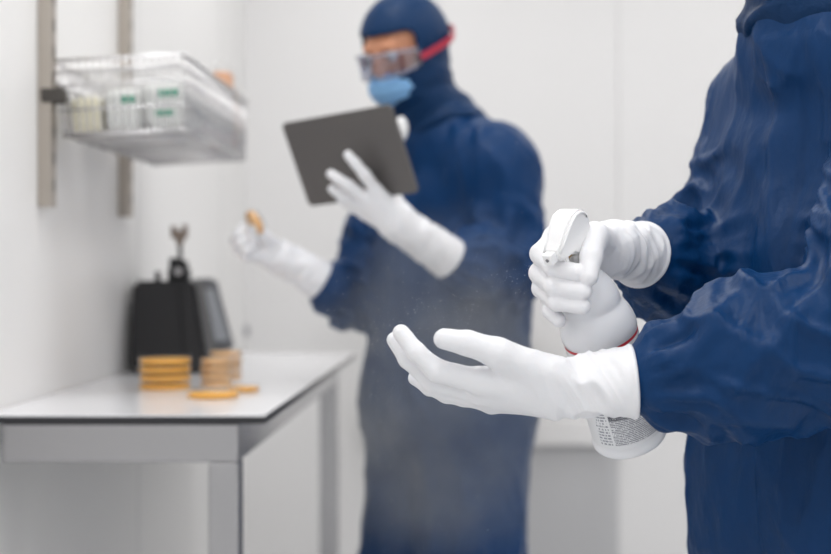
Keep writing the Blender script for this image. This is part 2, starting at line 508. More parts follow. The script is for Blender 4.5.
    # ---- coverall
    def suit_disp(V, N):
        d = np.zeros(len(V))
        q = V - np.array((ctr[0], ctr[1], 0)); lr = q @ rt; lf = q @ fw; z = V[:, 2]
        arm = np.zeros(len(V))
        for s in ('R', 'L'):
            a, e, w = J['sh' + s], J['el' + s], J['wr' + s]
            for (A, B, kind) in ((a, e, 0), (e, w, 1)):
                ax = B - A; L = np.linalg.norm(ax); ax = ax / L
                t = (V - A) @ ax; rad = np.linalg.norm(V - A - t[:, None] * ax, axis=1)
                wgt = np.clip((t + .05) / .05, 0, 1) * np.clip((L + .03 - t) / .03, 0, 1) * np.clip((.13 - rad) / .035, 0, 1)
                if kind == 0: wgt *= np.clip((t - .06) / .1, 0, 1)
                sd = np.cross(ax, (0.2, .1, 1.)); sd /= np.linalg.norm(sd); up = np.cross(sd, ax)
                c = ((V - A) @ sd) / np.maximum(rad, 1e-3); sn = ((V - A) @ up) / np.maximum(rad, 1e-3)
                sk = t + .05 * sn + .03 * c + .03 * noise(np.stack([t * 12 + seed, c * 1.5, sn * 1.5], 1))
                f1 = ridge(np.stack([sk * 12 + seed * 3, c * .7 + 3, sn * .7 + seed], 1), 1.5) - .4
                f2 = ridge(np.stack([sk * 25 + seed, c * 1.2, sn * 1.2 + 7], 1), 2.0) - .35
                f3 = ridge(np.stack([(t - .07 * sn + .05 * c) * 19 + seed, c * 1.0 + 5, sn * 1.0], 1), 4.5) - .15
                dd = .014 * f1 + .0095 * f2 + .0125 * f3
                if kind == 1:
                    th = np.arctan2(sn, c)
                    ga = np.clip((t - (L - .105)) / .06, 0, 1)
                    g1 = ridge(np.stack([t * 6, c * 3.3 + seed, sn * 3.3], 1), 1.3) - .45
                    g2 = ridge(np.stack([t * 9, c * 5 + seed, sn * 5], 1), 1.3) - .45
                    H = J['hand' + s]; ca = H['cuff'] - H['wrist']; ca = ca / np.linalg.norm(ca)
                    dd = dd * (1 - .75 * ga) + ga * (.014 * g1 + .006 * g2)
                    tip = np.clip(((V - H['cuff']) @ ca - .004) / .02, 0, 1); dd = dd * tip
                d = d * (1 - wgt) + dd * wgt; arm = np.maximum(arm, wgt)
        tz = (1 - arm)
        wv = noise(np.stack([lr * 7, lf * 7, z * 5 + seed], 1))
        sl = lr + .10 * z + .05 * wv
        f1 = ridge(np.stack([sl * 7 + seed, lf * 5, z * 1.5], 1), 1.4) - .4
        f2 = ridge(np.stack([(lr - .18 * z) * 13 + seed, lf * 10, z * 2.6 + 4], 1), 1.8) - .35
        f3 = ridge(np.stack([(lr + .4 * z) * 22 + seed, lf * 18, z * 6 + 4], 1), 2) - .3
        f4 = ridge(np.stack([(lr + .12 * z) * 14 + seed, lf * 10, z * 2.6 + 9], 1), 6) - .12
        f5 = ridge(np.stack([(lr - .5 * z) * 12 + seed, lf * 9, z * 4 + 2], 1), 6) - .12
        d += tz * (.006 * f1 + .0040 * f2 + .0018 * f3 + .0060 * f4 + .0050 * f5)
        # zip flap down the front, waist seam
        front = np.clip((N @ fw - .2) / .3, 0, 1) * tz * (z > .78) * (z < J['neck'][2] - .04)
        d += front * .0035 * np.clip((.024 - np.abs(lr + .012)) / .004, 0, 1)
        return d
    lo2 = lo.copy(); lo2[2] = .05
    sd = sdf_obj('coverall', lambda p: smax(suit(p), .10 - p[:, 2], .01), lo2, hi, .0045 if fine else .006, M['navy'], root, suit_disp, 2)

    # ---- hood with cape
    nb = J['neck']
    def hood(p):
        l = hl(p)
        d = hood_local(l)
        d = smin(d, rc(p, nb + np.array((0, 0, -.02)), J['head'] - hu * .06 - hf * .01, .074, .070), .04)
        cape = smax(suit(p) - .008, np.linalg.norm((p - (nb + np.array((0, 0, .03)))) * np.array((1, 1, 1.25)), axis=1) - .118, .006)
        d = smin(d, cape, .03)
        return smax(d, -cut_local(l), .004)
    hlo, hhi = bounds([J['head'], nb, J['head'] + np.array((0, 0, .02))], .17)
    def hood_disp(V, N):
        l = hl(V)
        w = np.clip((.0 - l[:, 2]) / .08, 0, 1)
        return w * (.009 * (ridge(np.stack([V[:, 2] * 26 + l[:, 0] * 10 + seed, l[:, 0] * 9, l[:, 1] * 9], 1), 1.6) - .45)) + .002 * (noise(V * 30 + seed) - .5)
    sdf_obj('hood', hood, hlo, hhi, .004, M['navy_dark'], root, hood_disp, 1)

    # local -> world for head gear
    HM = Matrix([[hx[i], hf[i], hu[i], J['head'][i]] for i in range(3)] + [[0, 0, 0, 1]])
    L2W = lambda v: HM @ Vector(v)
    # ---- face mask with pleats
    def mask(p):
        l = hl(p)
        d = ell(l, (0, .03, -.056), (.064, .083, .048))
        return smax(d, .022 - l[:, 1], .006)
    mlo, mhi = bounds([np.array(L2W((0, .05, -.05)))], .1)
    def mask_disp(V, N):
        l = hl(V)
        return .0012 * np.sin(l[:, 2] * 2 * math.pi / .016)
    mk = sdf_obj('face_mask', mask, mlo, mhi, .0035, M['mask_blue'], root, mask_disp, 0)
    # ---- goggles
    def arc(t, off, z):
        return L2W(((.077 + off) * math.sin(t), .026 + (.085 + off) * math.cos(t), z))
    nS = 28; T = [math.radians(-78 + 156 * i / nS) for i in range(nS + 1)]
    def zt(t):
        a = abs(t) / math.radians(78); return .019 - .006 * a ** 3
    def zb(t):
        a = abs(t) / math.radians(78); return -.030 + .012 * a ** 2 + .010 * math.exp(-(t / .16) ** 2)
    bm = bmesh.new()
    loop = [arc(t, .001, zt(t)) for t in T] + [arc(t, .001, zb(t)) for t in reversed(T)]
    bm_path(bm, loop, .0042, 8, closed=True)
    gg = from_bm('goggles', bm, M['goggle_frame'], root, True)
    bm = bmesh.new()
    rows = []
    for off in (0, .002):
        rows.append([[bm.verts.new(arc(t, off, zt(t) * (1 - k / 4) + zb(t) * k / 4)) for t in T] for k in range(5)])
    for gi, g in enumerate(rows):
        for k in range(4):
            for i in range(nS):
                vs = (g[k][i], g[k][i + 1], g[k + 1][i + 1], g[k + 1][i])
                bm.faces.new(vs if gi == 0 else tuple(reversed(vs)))
    from_bm('lens', bm, M['goggle_lens'], gg, True)
    bm = bmesh.new(); pts = []
    for i in range(41):
        t = math.radians(78 + 204 * i / 40)
        k = math.sin(math.pi * i / 40)
        pts.append(L2W(((.086 + .011 * min(1, k * 2.2)) * math.sin(t), -.012 + .036 * (1 - min(1, k * 2)) + (.114) * math.cos(t), -.004 + .034 * k)))
    bm_path(bm, pts, 0, flat=(.014, .003))
    from_bm('strap', bm, M['red_strap'], gg)
    # ---- eyes
    for s in (-1, 1):
        bm = bmesh.new()
        bmesh.ops.create_uvsphere(bm, u_segments=20, v_segments=12, radius=.0118, matrix=Matrix.Translation(L2W((s * .031, .075, .011))))
        e = from_bm('eye', bm, M['eye'], root, True)
        bm = bmesh.new()
        bmesh.ops.create_uvsphere(bm, u_segments=16, v_segments=10, radius=.0062, matrix=Matrix.Translation(L2W((s * .031, .0818, .009))))
        from_bm('iris', bm, M['iris'], e, True)
    # ---- boots
    for sg in (1, -1):
        an = ctr + rt * sg * (.09 + J.get('splay', .005) * 2); an = np.array((an[0], an[1], .11))
        toe = an + fw * .15; toe[2] = .05
        heel = an - fw * .05; heel[2] = .05
        def bt(p, an=an, toe=toe, heel=heel):
            d = smin(rc(p, heel, toe, .052, .046), rc(p, an, an + np.array((0, 0, .06)), .07, .074), .05)
            return smax(smax(d, .002 - p[:, 2], .004), p[:, 2] - .17, .004)
        blo, bhi = bounds([an, toe, heel], .12); blo[2] = -.012; bhi[2] = .2
        sdf_obj('boot', bt, blo, bhi, .006, M['boot'], root, None, 0)
    for s in ('R', 'L'):
        glove_obj(J['hand' + s], .0017 if fine else .003, root, 1.0 if fine else .8, seed + (0 if s == 'R' else 5))
    return root, J, L2W

def fingers(spec):
    return {k: ([P(*q) for q in pts], rb, rtp) for k, (pts, rb, rtp) in spec.items()}

# ---- the person in front, spraying their glove (left hand open, right hand on the sprayer)
HL = fingers({
    'index': ([(480, 381, 1.470), (437, 371, 1.461), (416, 352, 1.462), (401, 333, 1.467)], .0132, .0098),
    'middle': ([(480, 391, 1.492), (432, 381, 1.486), (408, 359, 1.489), (395, 340, 1.495)], .0132, .0098),
    'ring': ([(484, 397, 1.513), (446, 390, 1.514), (430, 387, 1.526), (416, 378, 1.535)], .0125, .0092),
    'pinky': ([(492, 402, 1.534), (464, 397, 1.535), (446, 395, 1.541), (431, 388, 1.548)], .0112, .0085)})
HL.update(wrist=P(566, 387, 1.50), cuff=P(635, 381.5, 1.50), rw=.0305, rcuff=.0395, rp=.024,
          thumb=([P(545, 374, 1.476), P(498, 353, 1.452), P(467, 343, 1.446), P(444, 339, 1.446)], [.0205, .0150, .0132, .0108]))
HRt = fingers({
    'index': ([(556, 238, 1.625), (541, 254, 1.590), (553, 267, 1.554), (577, 272, 1.538)], .0136, .0104),
    'middle': ([(555, 254, 1.632), (540, 273, 1.597), (555, 287, 1.552), (584, 291, 1.536)], .0136, .0106),
    'ring': ([(559, 270, 1.635), (542, 288, 1.598), (557, 302, 1.555), (583, 306, 1.541)], .0128, .0100),
    'pinky': ([(568, 284, 1.632), (550, 299, 1.602), (551, 311, 1.576), (559, 320, 1.564)], .0114, .0090)})
HRt.update(wrist=P(618, 247, 1.640), cuff=P(641, 255, 1.688), rw=.0275, rcuff=.0405, rp=.022, kf=.0022,
           thumb=([P(606, 244, 1.618), P(595, 236, 1.575), P(591, 257, 1.546), P(589, 277, 1.533)], [.0195, .0148, .0126, .0104]))
J1 = dict(yaw=math.radians(50), pelvis=np.array((.460, 1.76, .95)), chest=np.array((.466, 1.765, 1.32)), torso=(.195, .146),
          neck=np.array((.432, 1.735, 1.505)), head=np.array((.375, 1.70, 1.655)), head_rot=(math.radians(62), math.radians(22), 0),
          shR=np.array((.388, 1.905, 1.405)), elR=P(704, 262, 1.85), wrR=P(641, 255, 1.688),
          shL=np.array((.525, 1.60, 1.40)), elL=np.array((.424, 1.515, 1.110)), wrL=P(628, 382, 1.50),
          slR=(.060, .056, .056, .050), slL=(.082, .086, .072, .054),
          droopR=[(P(668, 282, 1.78), .035)], droopL=[(P(735, 376, 1.51), .042)],
          handR=HRt, handL=HL)
make_person(J1, 'person in navy coverall and white gloves in front, spraying a glove from a white bottle', True, 2.0)

# ---- the person behind, reading a tablet and holding a dish
GL = fingers({
    'index': ([(377, 192, 2.630), (365, 175, 2.612), (355, 163, 2.607), (348, 155, 2.607)], .0125, .0095),
    'middle': ([(367, 199, 2.640), (349, 186, 2.622), (338, 179, 2.617), (331, 174, 2.617)], .0125, .0095),
    'ring': ([(364, 207, 2.655), (348, 198, 2.643), (338, 193, 2.640), (332, 189, 2.640)], .012, .009),
    'pinky': ([(366, 214, 2.67), (354, 208, 2.668), (347, 204, 2.668), (341, 201, 2.668)], .011, .0085)})
GL.update(wrist=P(402, 226, 2.665), cuff=P(450, 259, 2.725), rw=.034, rcuff=.043, rp=.024,
          thumb=([P(398, 212, 2.655), P(394, 199, 2.665), P(388, 190, 2.678), P(381, 182, 2.680)], [.019, .014, .012, .010]))
GR = fingers({
    'index': ([(250, 238, 2.91), (239, 233, 2.885), (243, 228, 2.865), (248, 228, 2.860)], .0125, .0095),
    'middle': ([(247, 245, 2.90), (235, 241, 2.875), (238, 234, 2.855), (244, 233, 2.850)], .0125, .0095),
    'ring': ([(250, 252, 2.89), (238, 250, 2.865), (240, 243, 2.848), (246, 240, 2.845)], .012, .009),
    'pinky': ([(256, 257, 2.88), (245, 257, 2.858), (246, 251, 2.845), (251, 248, 2.845)], .011, .0085)})
GR.update(wrist=P(284, 259, 2.93), cuff=P(321, 281, 2.96), rw=.034, rcuff=.043, rp=.023,
          thumb=([P(272, 246, 2.90), P(264, 237, 2.875), P(258, 231, 2.860), P(255, 228, 2.852)], [.018, .014, .012, .010]))
J2 = dict(legw=.022, splay=.02, yaw=math.radians(50), pelvis=np.array((-.062, 3.04, .95)), chest=np.array((-.072, 3.03, 1.30)), torso=(.20, .16),
          neck=np.array((-.085, 3.0, 1.50)), head=P(405, 54, 2.94), head_rot=(math.radians(39), math.radians(20), 0),
          shR=np.array((-.185, 3.14, 1.405)), elR=P(358, 300, 3.06), wrR=P(318, 279, 2.957),
          shL=P(497, 170, 2.90), elL=P(511, 268, 2.86), wrL=P(446, 256, 2.72),
          slR=(.075, .058, .055, .050), slL=(.085, .072, .064, .054),
          handR=GR, handL=GL)
p2, _, H2W = make_person(J2, 'person in navy hooded coverall, goggles and blue mask behind, reading a grey tablet', False, 11.0)
# white lining that shows under the chin
cl = P(401, 129, 2.84)
sdf_obj('collar_lining', lambda p: ell(p, cl, (.015, .012, .026)), cl - .05, cl + .05, .004, M['white_cloth'], p2, None, 0)['label'] = 'white collar lining'

# ------------------------------------------------------------------ tablet
TLc, TRc = P(279, 127, 2.735), P(386.5, 108, 2.575)
ex = Vector(TRc - TLc); wdt = ex.length; ex.normalize()
ey0 = Vector((.062, .04, -.157)); ey = (ey0 - ex * ey0.dot(ex)).normalized()
ez = ex.cross(ey)                                    # points to the reader's side or to us
if ez.y > 0: ez = -ez
tc = Vector(P(349, 157, 2.662))
Rm = Matrix((ex, ey, ez)).transposed()
tab = empty('tablet_computer', tc, 'dark grey tablet computer held up in the hand of the person behind', 'tablet', rot=Rm)
bm = bmesh.new(); bm_box(bm, (-wdt / 2, -.087, -.0035), (wdt / 2, .087, .0035))
bmesh.ops.bevel(bm, geom=[e for e in bm.edges if abs(e.verts[0].co.z - e.verts[1].co.z) > .005], offset=.005, segments=4, affect='EDGES')
from_bm('back_shell', bm, M['tablet'], tab, world=False)
bm = bmesh.new(); bm_box(bm, (-wdt / 2 + .008, -.079, -.0045), (wdt / 2 - .008, .079, -.0036))
from_bm('screen', bm, M['tablet_glass'], tab, world=False)

# ------------------------------------------------------------------ spray bottle
base = Vector(P(631, 439, 1.672))
u = Vector((-.285, -.40, .87)).normalized()
d0 = Vector((-.55, -.66, -.46)); d = (d0 - u * d0.dot(u)).normalized()
sdv = u.cross(d)
BR = Matrix((d, sdv, u)).transposed()
bot = empty('spray_bottle', base, 'white plastic trigger spray bottle with red-edged label in the gloved hand', 'spray bottle', rot=BR)
bm = bmesh.new()
prof = [(.0, .006), (.034, .005), (.0385, .0), (.0430, .001), (.0455, .005), (.0460, .011), (.0445, .0145), (.0437, .016), (.0437, .150), (.0450, .153), (.0452, .159),
        (.0440, .167), (.0415, .175), (.0380, .182), (.0350, .186), (.0340, .189), (.0348, .1925), (.0335, .201), (.0300, .212), (.0245, .222), (.0180, .229), (.0150, .234), (.0145, .250)]
bm_lathe(bm, prof, 64, cap=True)
from_bm('bottle_body', bm, M['bottle'], bot, world=False)
# label sleeve
camdir = BR.transposed() @ (Vector((0, 0, CAMZ)) - base); ph0 = math.atan2(camdir.y, camdir.x)
lm = bpy.data.materials.new('printed label'); lm.use_nodes = True
nt = lm.node_tree; bs = nt.nodes['Principled BSDF']; bs.inputs['Roughness'].default_value = .35
uv = nt.nodes.new('ShaderNodeUVMap'); sp = nt.nodes.new('ShaderNodeSeparateXYZ'); nt.links.new(uv.outputs[0], sp.inputs[0])
def mth(op, a, b=None, c=None):
    n = nt.nodes.new('ShaderNodeMath'); n.operation = op
    for i, x in enumerate((a, b, c)):
        if x is None: continue
        if isinstance(x, (int, float)): n.inputs[i].default_value = x
        else: nt.links.new(x, n.inputs[i])
    return n.outputs[0]
def band(x, a, b): return mth('MULTIPLY', mth('GREATER_THAN', x, a), mth('LESS_THAN', x, b))
def mixc(f, a, b):
    n = nt.nodes.new('ShaderNodeMix'); n.data_type = 'RGBA'; nt.links.new(f, n.inputs['Factor'])
    for k, x in (('A', a), ('B', b)):
        if isinstance(x, tuple): n.inputs[k].default_value = x
        else: nt.links.new(x, n.inputs[k])
    return n.outputs['Result']
U, Vv = sp.outputs[0], sp.outputs[1]      # U in metres round from the side that faces the photographer, V in metres up
def textlines(pitch, wscale, thr):
    row = mth('FRACT', mth('DIVIDE', Vv, pitch))
    rowid = mth('FLOOR', mth('DIVIDE', Vv, pitch))
    cb = nt.nodes.new('ShaderNodeCombineXYZ'); nt.links.new(mth('MULTIPLY', U, wscale), cb.inputs[0]); nt.links.new(mth('MULTIPLY', rowid, 7.3), cb.inputs[1])
    nz = nt.nodes.new('ShaderNodeTexNoise'); nz.inputs['Scale'].default_value = 1.0; nz.inputs['Detail'].default_value = 1; nt.links.new(cb.outputs[0], nz.inputs['Vector'])
    return mth('MULTIPLY', band(row, .22, .80), mth('GREATER_THAN', nz.outputs['Fac'], thr))
main = mth('MULTIPLY', band(U, -.020, .040), band(Vv, .004, .050))
head = mth('MULTIPLY', band(U, -.020, .040), band(Vv, .039, .0495))
side = mth('MULTIPLY', band(U, -.040, -.023), band(Vv, .004, .050))
col = mixc(mth('MULTIPLY', main, textlines(.0023, 900, .40)), srgb(232, 233, 236), srgb(122, 124, 134))
col = mixc(mth('MULTIPLY', head, mth('SUBTRACT', 1, textlines(.0040, 1300, .54))), col, srgb(92, 93, 102))
col = mixc(mth('MULTIPLY', side, textlines(.0042, 420, .46)), col, srgb(150, 152, 162))
col = mixc(band(Vv, .1290, .2), col, srgb(205, 62, 74))
nt.links.new(col, bs.inputs['Base Color'])
bm = bmesh.new(); uvl = bm.loops.layers.uv.new('UVMap'); n = 96; rL = .0441
z0, z1 = .0165, .1490
ring = [[bm.verts.new((rL * math.cos(ph0 + math.pi + 2 * math.pi * k / n), rL * math.sin(ph0 + math.pi + 2 * math.pi * k / n), z)) for k in range(n)] for z in (z0, z1)]
for k in range(n):
    f = bm.faces.new((ring[0][k], ring[0][(k + 1) % n], ring[1][(k + 1) % n], ring[1][k])); f.smooth = True
    for lp, (kk, v) in zip(f.loops, ((k, 0), (k + 1, 0), (k + 1, z1 - z0), (k, z1 - z0))):
        lp[uvl].uv = ((kk / n - .5) * 2 * math.pi * rL, v)
from_bm('label', bm, lm, bot, world=False)['label'] = 'printed label with small grey text and red top edge'
# collar, ribbed
bm = bmesh.new()
n = 48; A = []
for z, r in ((.242, .0165), (.243, .0175), (.259, .0170), (.261, .0155)):
    A.append([bm.verts.new(((r + (.0007 if k % 2 else 0)) * math.cos(2 * math.pi * k / n), (r + (.0007 if k % 2 else 0)) * math.sin(2 * math.pi * k / n), z)) for k in range(n)])
for a, b in zip(A, A[1:]):
    for k in range(n): bm.faces.new((a[k], a[(k + 1) % n], b[(k + 1) % n], b[k]))
bm.faces.new(list(reversed(A[0]))); bm.faces.new(A[-1])
from_bm('collar', bm, M['sprayer'], bot, world=False)

def extrude_profile(prof, wfun, bevel=.002, y0=0):
    bm = bmesh.new()
    a = [bm.verts.new((x, y0 - wfun(x, z), z)) for x, z in prof]; b = [bm.verts.new((x, y0 + wfun(x, z), z)) for x, z in prof]
    bm.faces.new(a); bm.faces.new(list(reversed(b)))
    N = len(prof)
    for i in range(N): bm.faces.new((b[i], b[(i + 1) % N], a[(i + 1) % N], a[i]))
    bmesh.ops.recalc_face_normals(bm, faces=bm.faces)
    bmesh.ops.bevel(bm, geom=list(bm.edges), offset=bevel, segments=3, affect='EDGES', clamp_overlap=True)
    return bm
HS, HZ = .84, .260
hd_ = lambda x, z: (x * HS, HZ + (z - .231) * HS)
def hp3(x, y, z): a_, b_ = hd_(x, z); return (a_, y * .95, b_)
# shroud: high domed back sweeping down to the nozzle
hp = [(-.019, .231), (-.024, .250), (-.026, .268), (-.0245, .276), (-.021, .282), (-.015, .2865), (-.008, .2885), (.000, .2885), (.008, .2862), (.016, .2822), (.026, .2755), (.034, .2690), (.042, .2625), (.052, .2560),
      (.053, .2440), (.040, .2400), (.022, .2390), (.014, .231)]
bm = extrude_profile([hd_(*q) for q in hp], lambda x, z: .0150 - .0045 * max(0, x) / .042, .0026)
ho = from_bm('sprayer_head', bm, M['sprayer'], bot, True, world=False); ho.data.set_sharp_from_angle(angle=math.radians(38))
for sgn in (-1, 1):          # raised rim round the recessed cheek
    bm = bmesh.new()
    pts = [hp3(-.020, sgn * .0155, .272), hp3(-.017, sgn * .0156, .279), hp3(-.010, sgn * .0157, .2838), hp3(.002, sgn * .0155, .2845), hp3(.012, sgn * .0148, .2798), hp3(.024, sgn * .0140, .2722), hp3(.038, sgn * .0126, .2615), hp3(.049, sgn * .0116, .2540)]
    bm_path(bm, pts, .0017, 8)
    from_bm('rim', bm, M['sprayer'], bot, True, world=False)
nx, nzz = hd_(.052, .2500)
bm = bmesh.new(); bm_box(bm, (nx - .001, -.0062, nzz - .0062), (nx + .0095, .0062, nzz + .0062), .0012)
nz = from_bm('nozzle', bm, M['sprayer'], bot, world=False)
bm = bmesh.new(); bm_tube(bm, (nx + .009, 0, nzz), (nx + .0103, 0, nzz), .0020, n=16)
from_bm('orifice', bm, M['grey_plastic'], nz, world=False)
px_, pz_ = hd_(.012, .2345)
bm = bmesh.new(); bm_tube(bm, (px_, 0, pz_), (px_ + .022, 0, pz_), .0042, n=16)
from_bm('piston_tube', bm, M['amber'], bot, world=False)['label'] = 'amber piston tube'
tp = [(.030, .243), (.040, .242), (.0385, .232), (.034, .220), (.0330, .208), (.0365, .196), (.0325, .195), (.0275, .206), (.0275, .220), (.0300, .232)]
bm = extrude_profile([hd_(*q) for q in tp], lambda x, z: .0085, .0014)
from_bm('trigger', bm, M['sprayer'], bot, world=False)
bm = bmesh.new(); bm_tube(bm, (0, 0, .02), (0, 0, .24), .003, n=10)
from_bm('dip_tube', bm, M['sprayer'], bot, world=False)

# ------------------------------------------------------------------ the spray itself
vm = bpy.data.materials.new('fine water mist'); vm.use_nodes = True
nt = vm.node_tree; nt.nodes.clear()
o = nt.nodes.new('ShaderNodeOutputMaterial'); vs = nt.nodes.new('ShaderNodeVolumeScatter')
vs.inputs['Color'].default_value = (.93, .96, 1, 1); vs.inputs['Anisotropy'].default_value = -.45
tcn = nt.nodes.new('ShaderNodeTexCoord')
nz1 = nt.nodes.new('ShaderNodeTexNoise'); nz1.inputs['Scale'].default_value = 9; nz1.inputs['Detail'].default_value = 4
nt.links.new(tcn.outputs['Object'], nz1.inputs['Vector'])
mr = nt.nodes.new('ShaderNodeMapRange'); mr.inputs['From Min'].default_value = .38; mr.inputs['From Max'].default_value = .68
mr.inputs['To Min'].default_value = .15; mr.inputs['To Max'].default_value = 1.7
nt.links.new(nz1.outputs['Fac'], mr.inputs['Value'])
MIST_C = Vector(P(446, 390, 2.02)); MIST_R = Vector((.24, .36, .30))
mp = nt.nodes.new('ShaderNodeVectorMath'); mp.operation = 'DIVIDE'; mp.inputs[1].default_value = MIST_R
nt.links.new(tcn.outputs['Object'], mp.inputs[0])
ln = nt.nodes.new('ShaderNodeVectorMath'); ln.operation = 'LENGTH'; nt.links.new(mp.outputs[0], ln.inputs[0])
fo = nt.nodes.new('ShaderNodeMapRange'); fo.interpolation_type = 'SMOOTHSTEP'; fo.inputs['From Min'].default_value = 1.0; fo.inputs['From Max'].default_value = .45
fo.inputs['To Min'].default_value = 0; fo.inputs['To Max'].default_value = 1
nt.links.new(ln.outputs['Value'], fo.inputs['Value'])
def m2(a, b):
    n = nt.nodes.new('ShaderNodeMath'); n.operation = 'MULTIPLY'; nt.links.new(a, n.inputs[0])
    if isinstance(b, float): n.inputs[1].default_value = b
    else: nt.links.new(b, n.inputs[1])
    return n.outputs[0]
nt.links.new(m2(m2(mr.outputs[0], fo.outputs[0]), 1.5), vs.inputs['Density'])
nt.links.new(vs.outputs[0], o.inputs['Volume'])
bm = bmesh.new(); bmesh.ops.create_icosphere(bm, subdivisions=4, radius=1, matrix=Matrix.Diagonal((*MIST_R, 1)))
ms = from_bm('spray_mist', bm, vm); ms.location = MIST_C
tag(ms, 'drifting pale cloud of fine spray mist between the two people', 'mist', kind='stuff')
# droplets caught by the lens
rng = np.random.default_rng(5)
bm = bmesh.new()
noz = base + BR @ Vector((nx + .012, 0, nzz))
for i in range(1500):
    if i < 500:
        t = rng.random() ** .7
        dd = Vector((-.80, .12, -.42)) * (.30 * t)
        c = noz + dd + Vector(rng.normal(0, .045 * t + .003, 3))
    else:
        v = Vector(rng.normal(0, .4, 3)); c = MIST_C + Vector((v.x * MIST_R.x, v.y * MIST_R.y, v.z * MIST_R.z - .03))
    r = .00018 + .0003 * rng.random() ** 3
    bmesh.ops.create_icosphere(bm, subdivisions=1, radius=r, matrix=Matrix.Translation(c))
dr = from_bm('droplets', bm, mat('water droplets', (.95, .97, 1, 1), .1), None, True)
tag(dr, 'tiny airborne droplets scattered through the spray', 'droplets', kind='stuff')

# ------------------------------------------------------------------ room
WX, BY, CZ = -.82, 4.92, 2.75
RX, FY = 2.0, -1.2
def struct(name, lo, hi, m, bevel=0):
    bm = bmesh.new(); bm_box(bm, lo, hi, bevel); o = from_bm(name, bm, m); o['kind'] = 'structure'; return o
struct('floor', (WX - .1, FY, -.1), (RX + .1, BY + .1, 0), M['floor'])
struct('ceiling', (WX - .1, FY, CZ), (RX + .1, BY + .1, CZ + .1), M['ceiling'])
struct('wall_left', (WX - .1, FY, 0), (WX, BY + .1, CZ), M['wall'])
struct('wall_back', (WX, BY, 0), (RX + .1, BY + .1, CZ), M['wall_back'])
struct('wall_right', (RX, FY, 0), (RX + .1, BY, CZ), M['wall'])
struct('baseboard_left', (WX, FY, 0), (WX + .012, BY, .09), M['wall'], .003)
# wall panel joints on the left wall and on the back wall
for i, y in enumerate((1.2, 2.28, 3.36, 4.44)):
    struct('trim_%d' % (i + 1), (WX - .001, y - .004, .09), (WX + .0012, y + .004, CZ), M['seam'])
XC = (620 - VX) / F * 4.87
struct('trim_5', (XC, 4.91, 0), (RX, BY, CZ), M['wall_back'], .004)          # proud white panel at the right of the back wall
# low return-air grille in the back wall
gx0, gz = (372 - VX) / F * 4.87, .565
struct('trim_6', (gx0 - .03, 4.86, gz), (XC, BY, gz + .085), M['wall_back'], .006)
gr = empty('air_grille', ((gx0 + XC) / 2, BY, 0), 'pale grey return air grille low in the back wall', 'air grille')
bm = bmesh.new(); bm_box(bm, (gx0, BY - .012, .02), (XC - .002, BY - .004, gz - .002)); from_bm('panel', bm, M['grille'], gr)
bm = bmesh.new()
for i in range(44):
    z = .04 + i * .0118
    bm_box(bm, (gx0 + .02, BY - .016, z), (XC - .02, BY - .0118, z + .006))
from_bm('slats', bm, M['grille'], gr)
# small round fitting on the back wall
fx = P(243, 331, BY)
ft = empty('wall_fitting', (fx[0], BY, fx[2]), 'small round grey fitting on the back wall above the table', 'wall fitting')
bm = bmesh.new(); bm_tube(bm, (fx[0], BY, fx[2]), (fx[0], BY - .012, fx[2]), .024, n=24); from_bm('rose', bm, M['fitting'], ft)
bm = bmesh.new(); bm_tube(bm, (fx[0], BY - .012, fx[2]), (fx[0], BY - .03, fx[2]), .011, n=20); from_bm('pin', bm, M['fitting'], ft)

# ceiling lamps; the unseen front pair is added to brighten under the table
for i, (x, y) in enumerate(((-.3, -.4), (1.1, -.4), (-.3, 1.0), (-.3, 2.5), (1.1, 1.0), (1.1, 2.5), (-.3, 4.0), (1.1, 4.0))):
    t = empty('ceiling_light', (x, y, CZ), 'square white recessed ceiling light panel', 'ceiling light', 'recessed ceiling light panels')
    bm = bmesh.new()
    for lo, hi in (((x - .32, y - .32, CZ - .015), (x + .32, y - .29, CZ)), ((x - .32, y + .29, CZ - .015), (x + .32, y + .32, CZ)),
                   ((x - .32, y - .29, CZ - .015), (x - .29, y + .29, CZ)), ((x + .29, y - .29, CZ - .015), (x + .32, y + .29, CZ))):
        bm_box(bm, lo, hi)
    from_bm('frame', bm, M['ceiling'], t)
    bm = bmesh.new(); bm_box(bm, (x - .29, y - .29, CZ - .006), (x + .29, y + .29, CZ - .001)); from_bm('diffuser', bm, M['diffuser'], t)
    ld = bpy.data.lights.new('panel_light', 'AREA'); ld.shape = 'SQUARE'; ld.size = .56; ld.energy = 10.5 if 0 < y < 3 else 6.5; ld.color = (1, .99, .98)
    lo_ = bpy.data.objects.new('panel_light', ld); link(lo_); lo_.location = (x, y, CZ - .02)
w = bpy.data.worlds.new('world'); bpy.context.scene.world = w; w.use_nodes = True
w.node_tree.nodes['Background'].inputs['Color'].default_value = (.97, .985, 1, 1)
w.node_tree.nodes['Background'].inputs['Strength'].default_value = 1.15

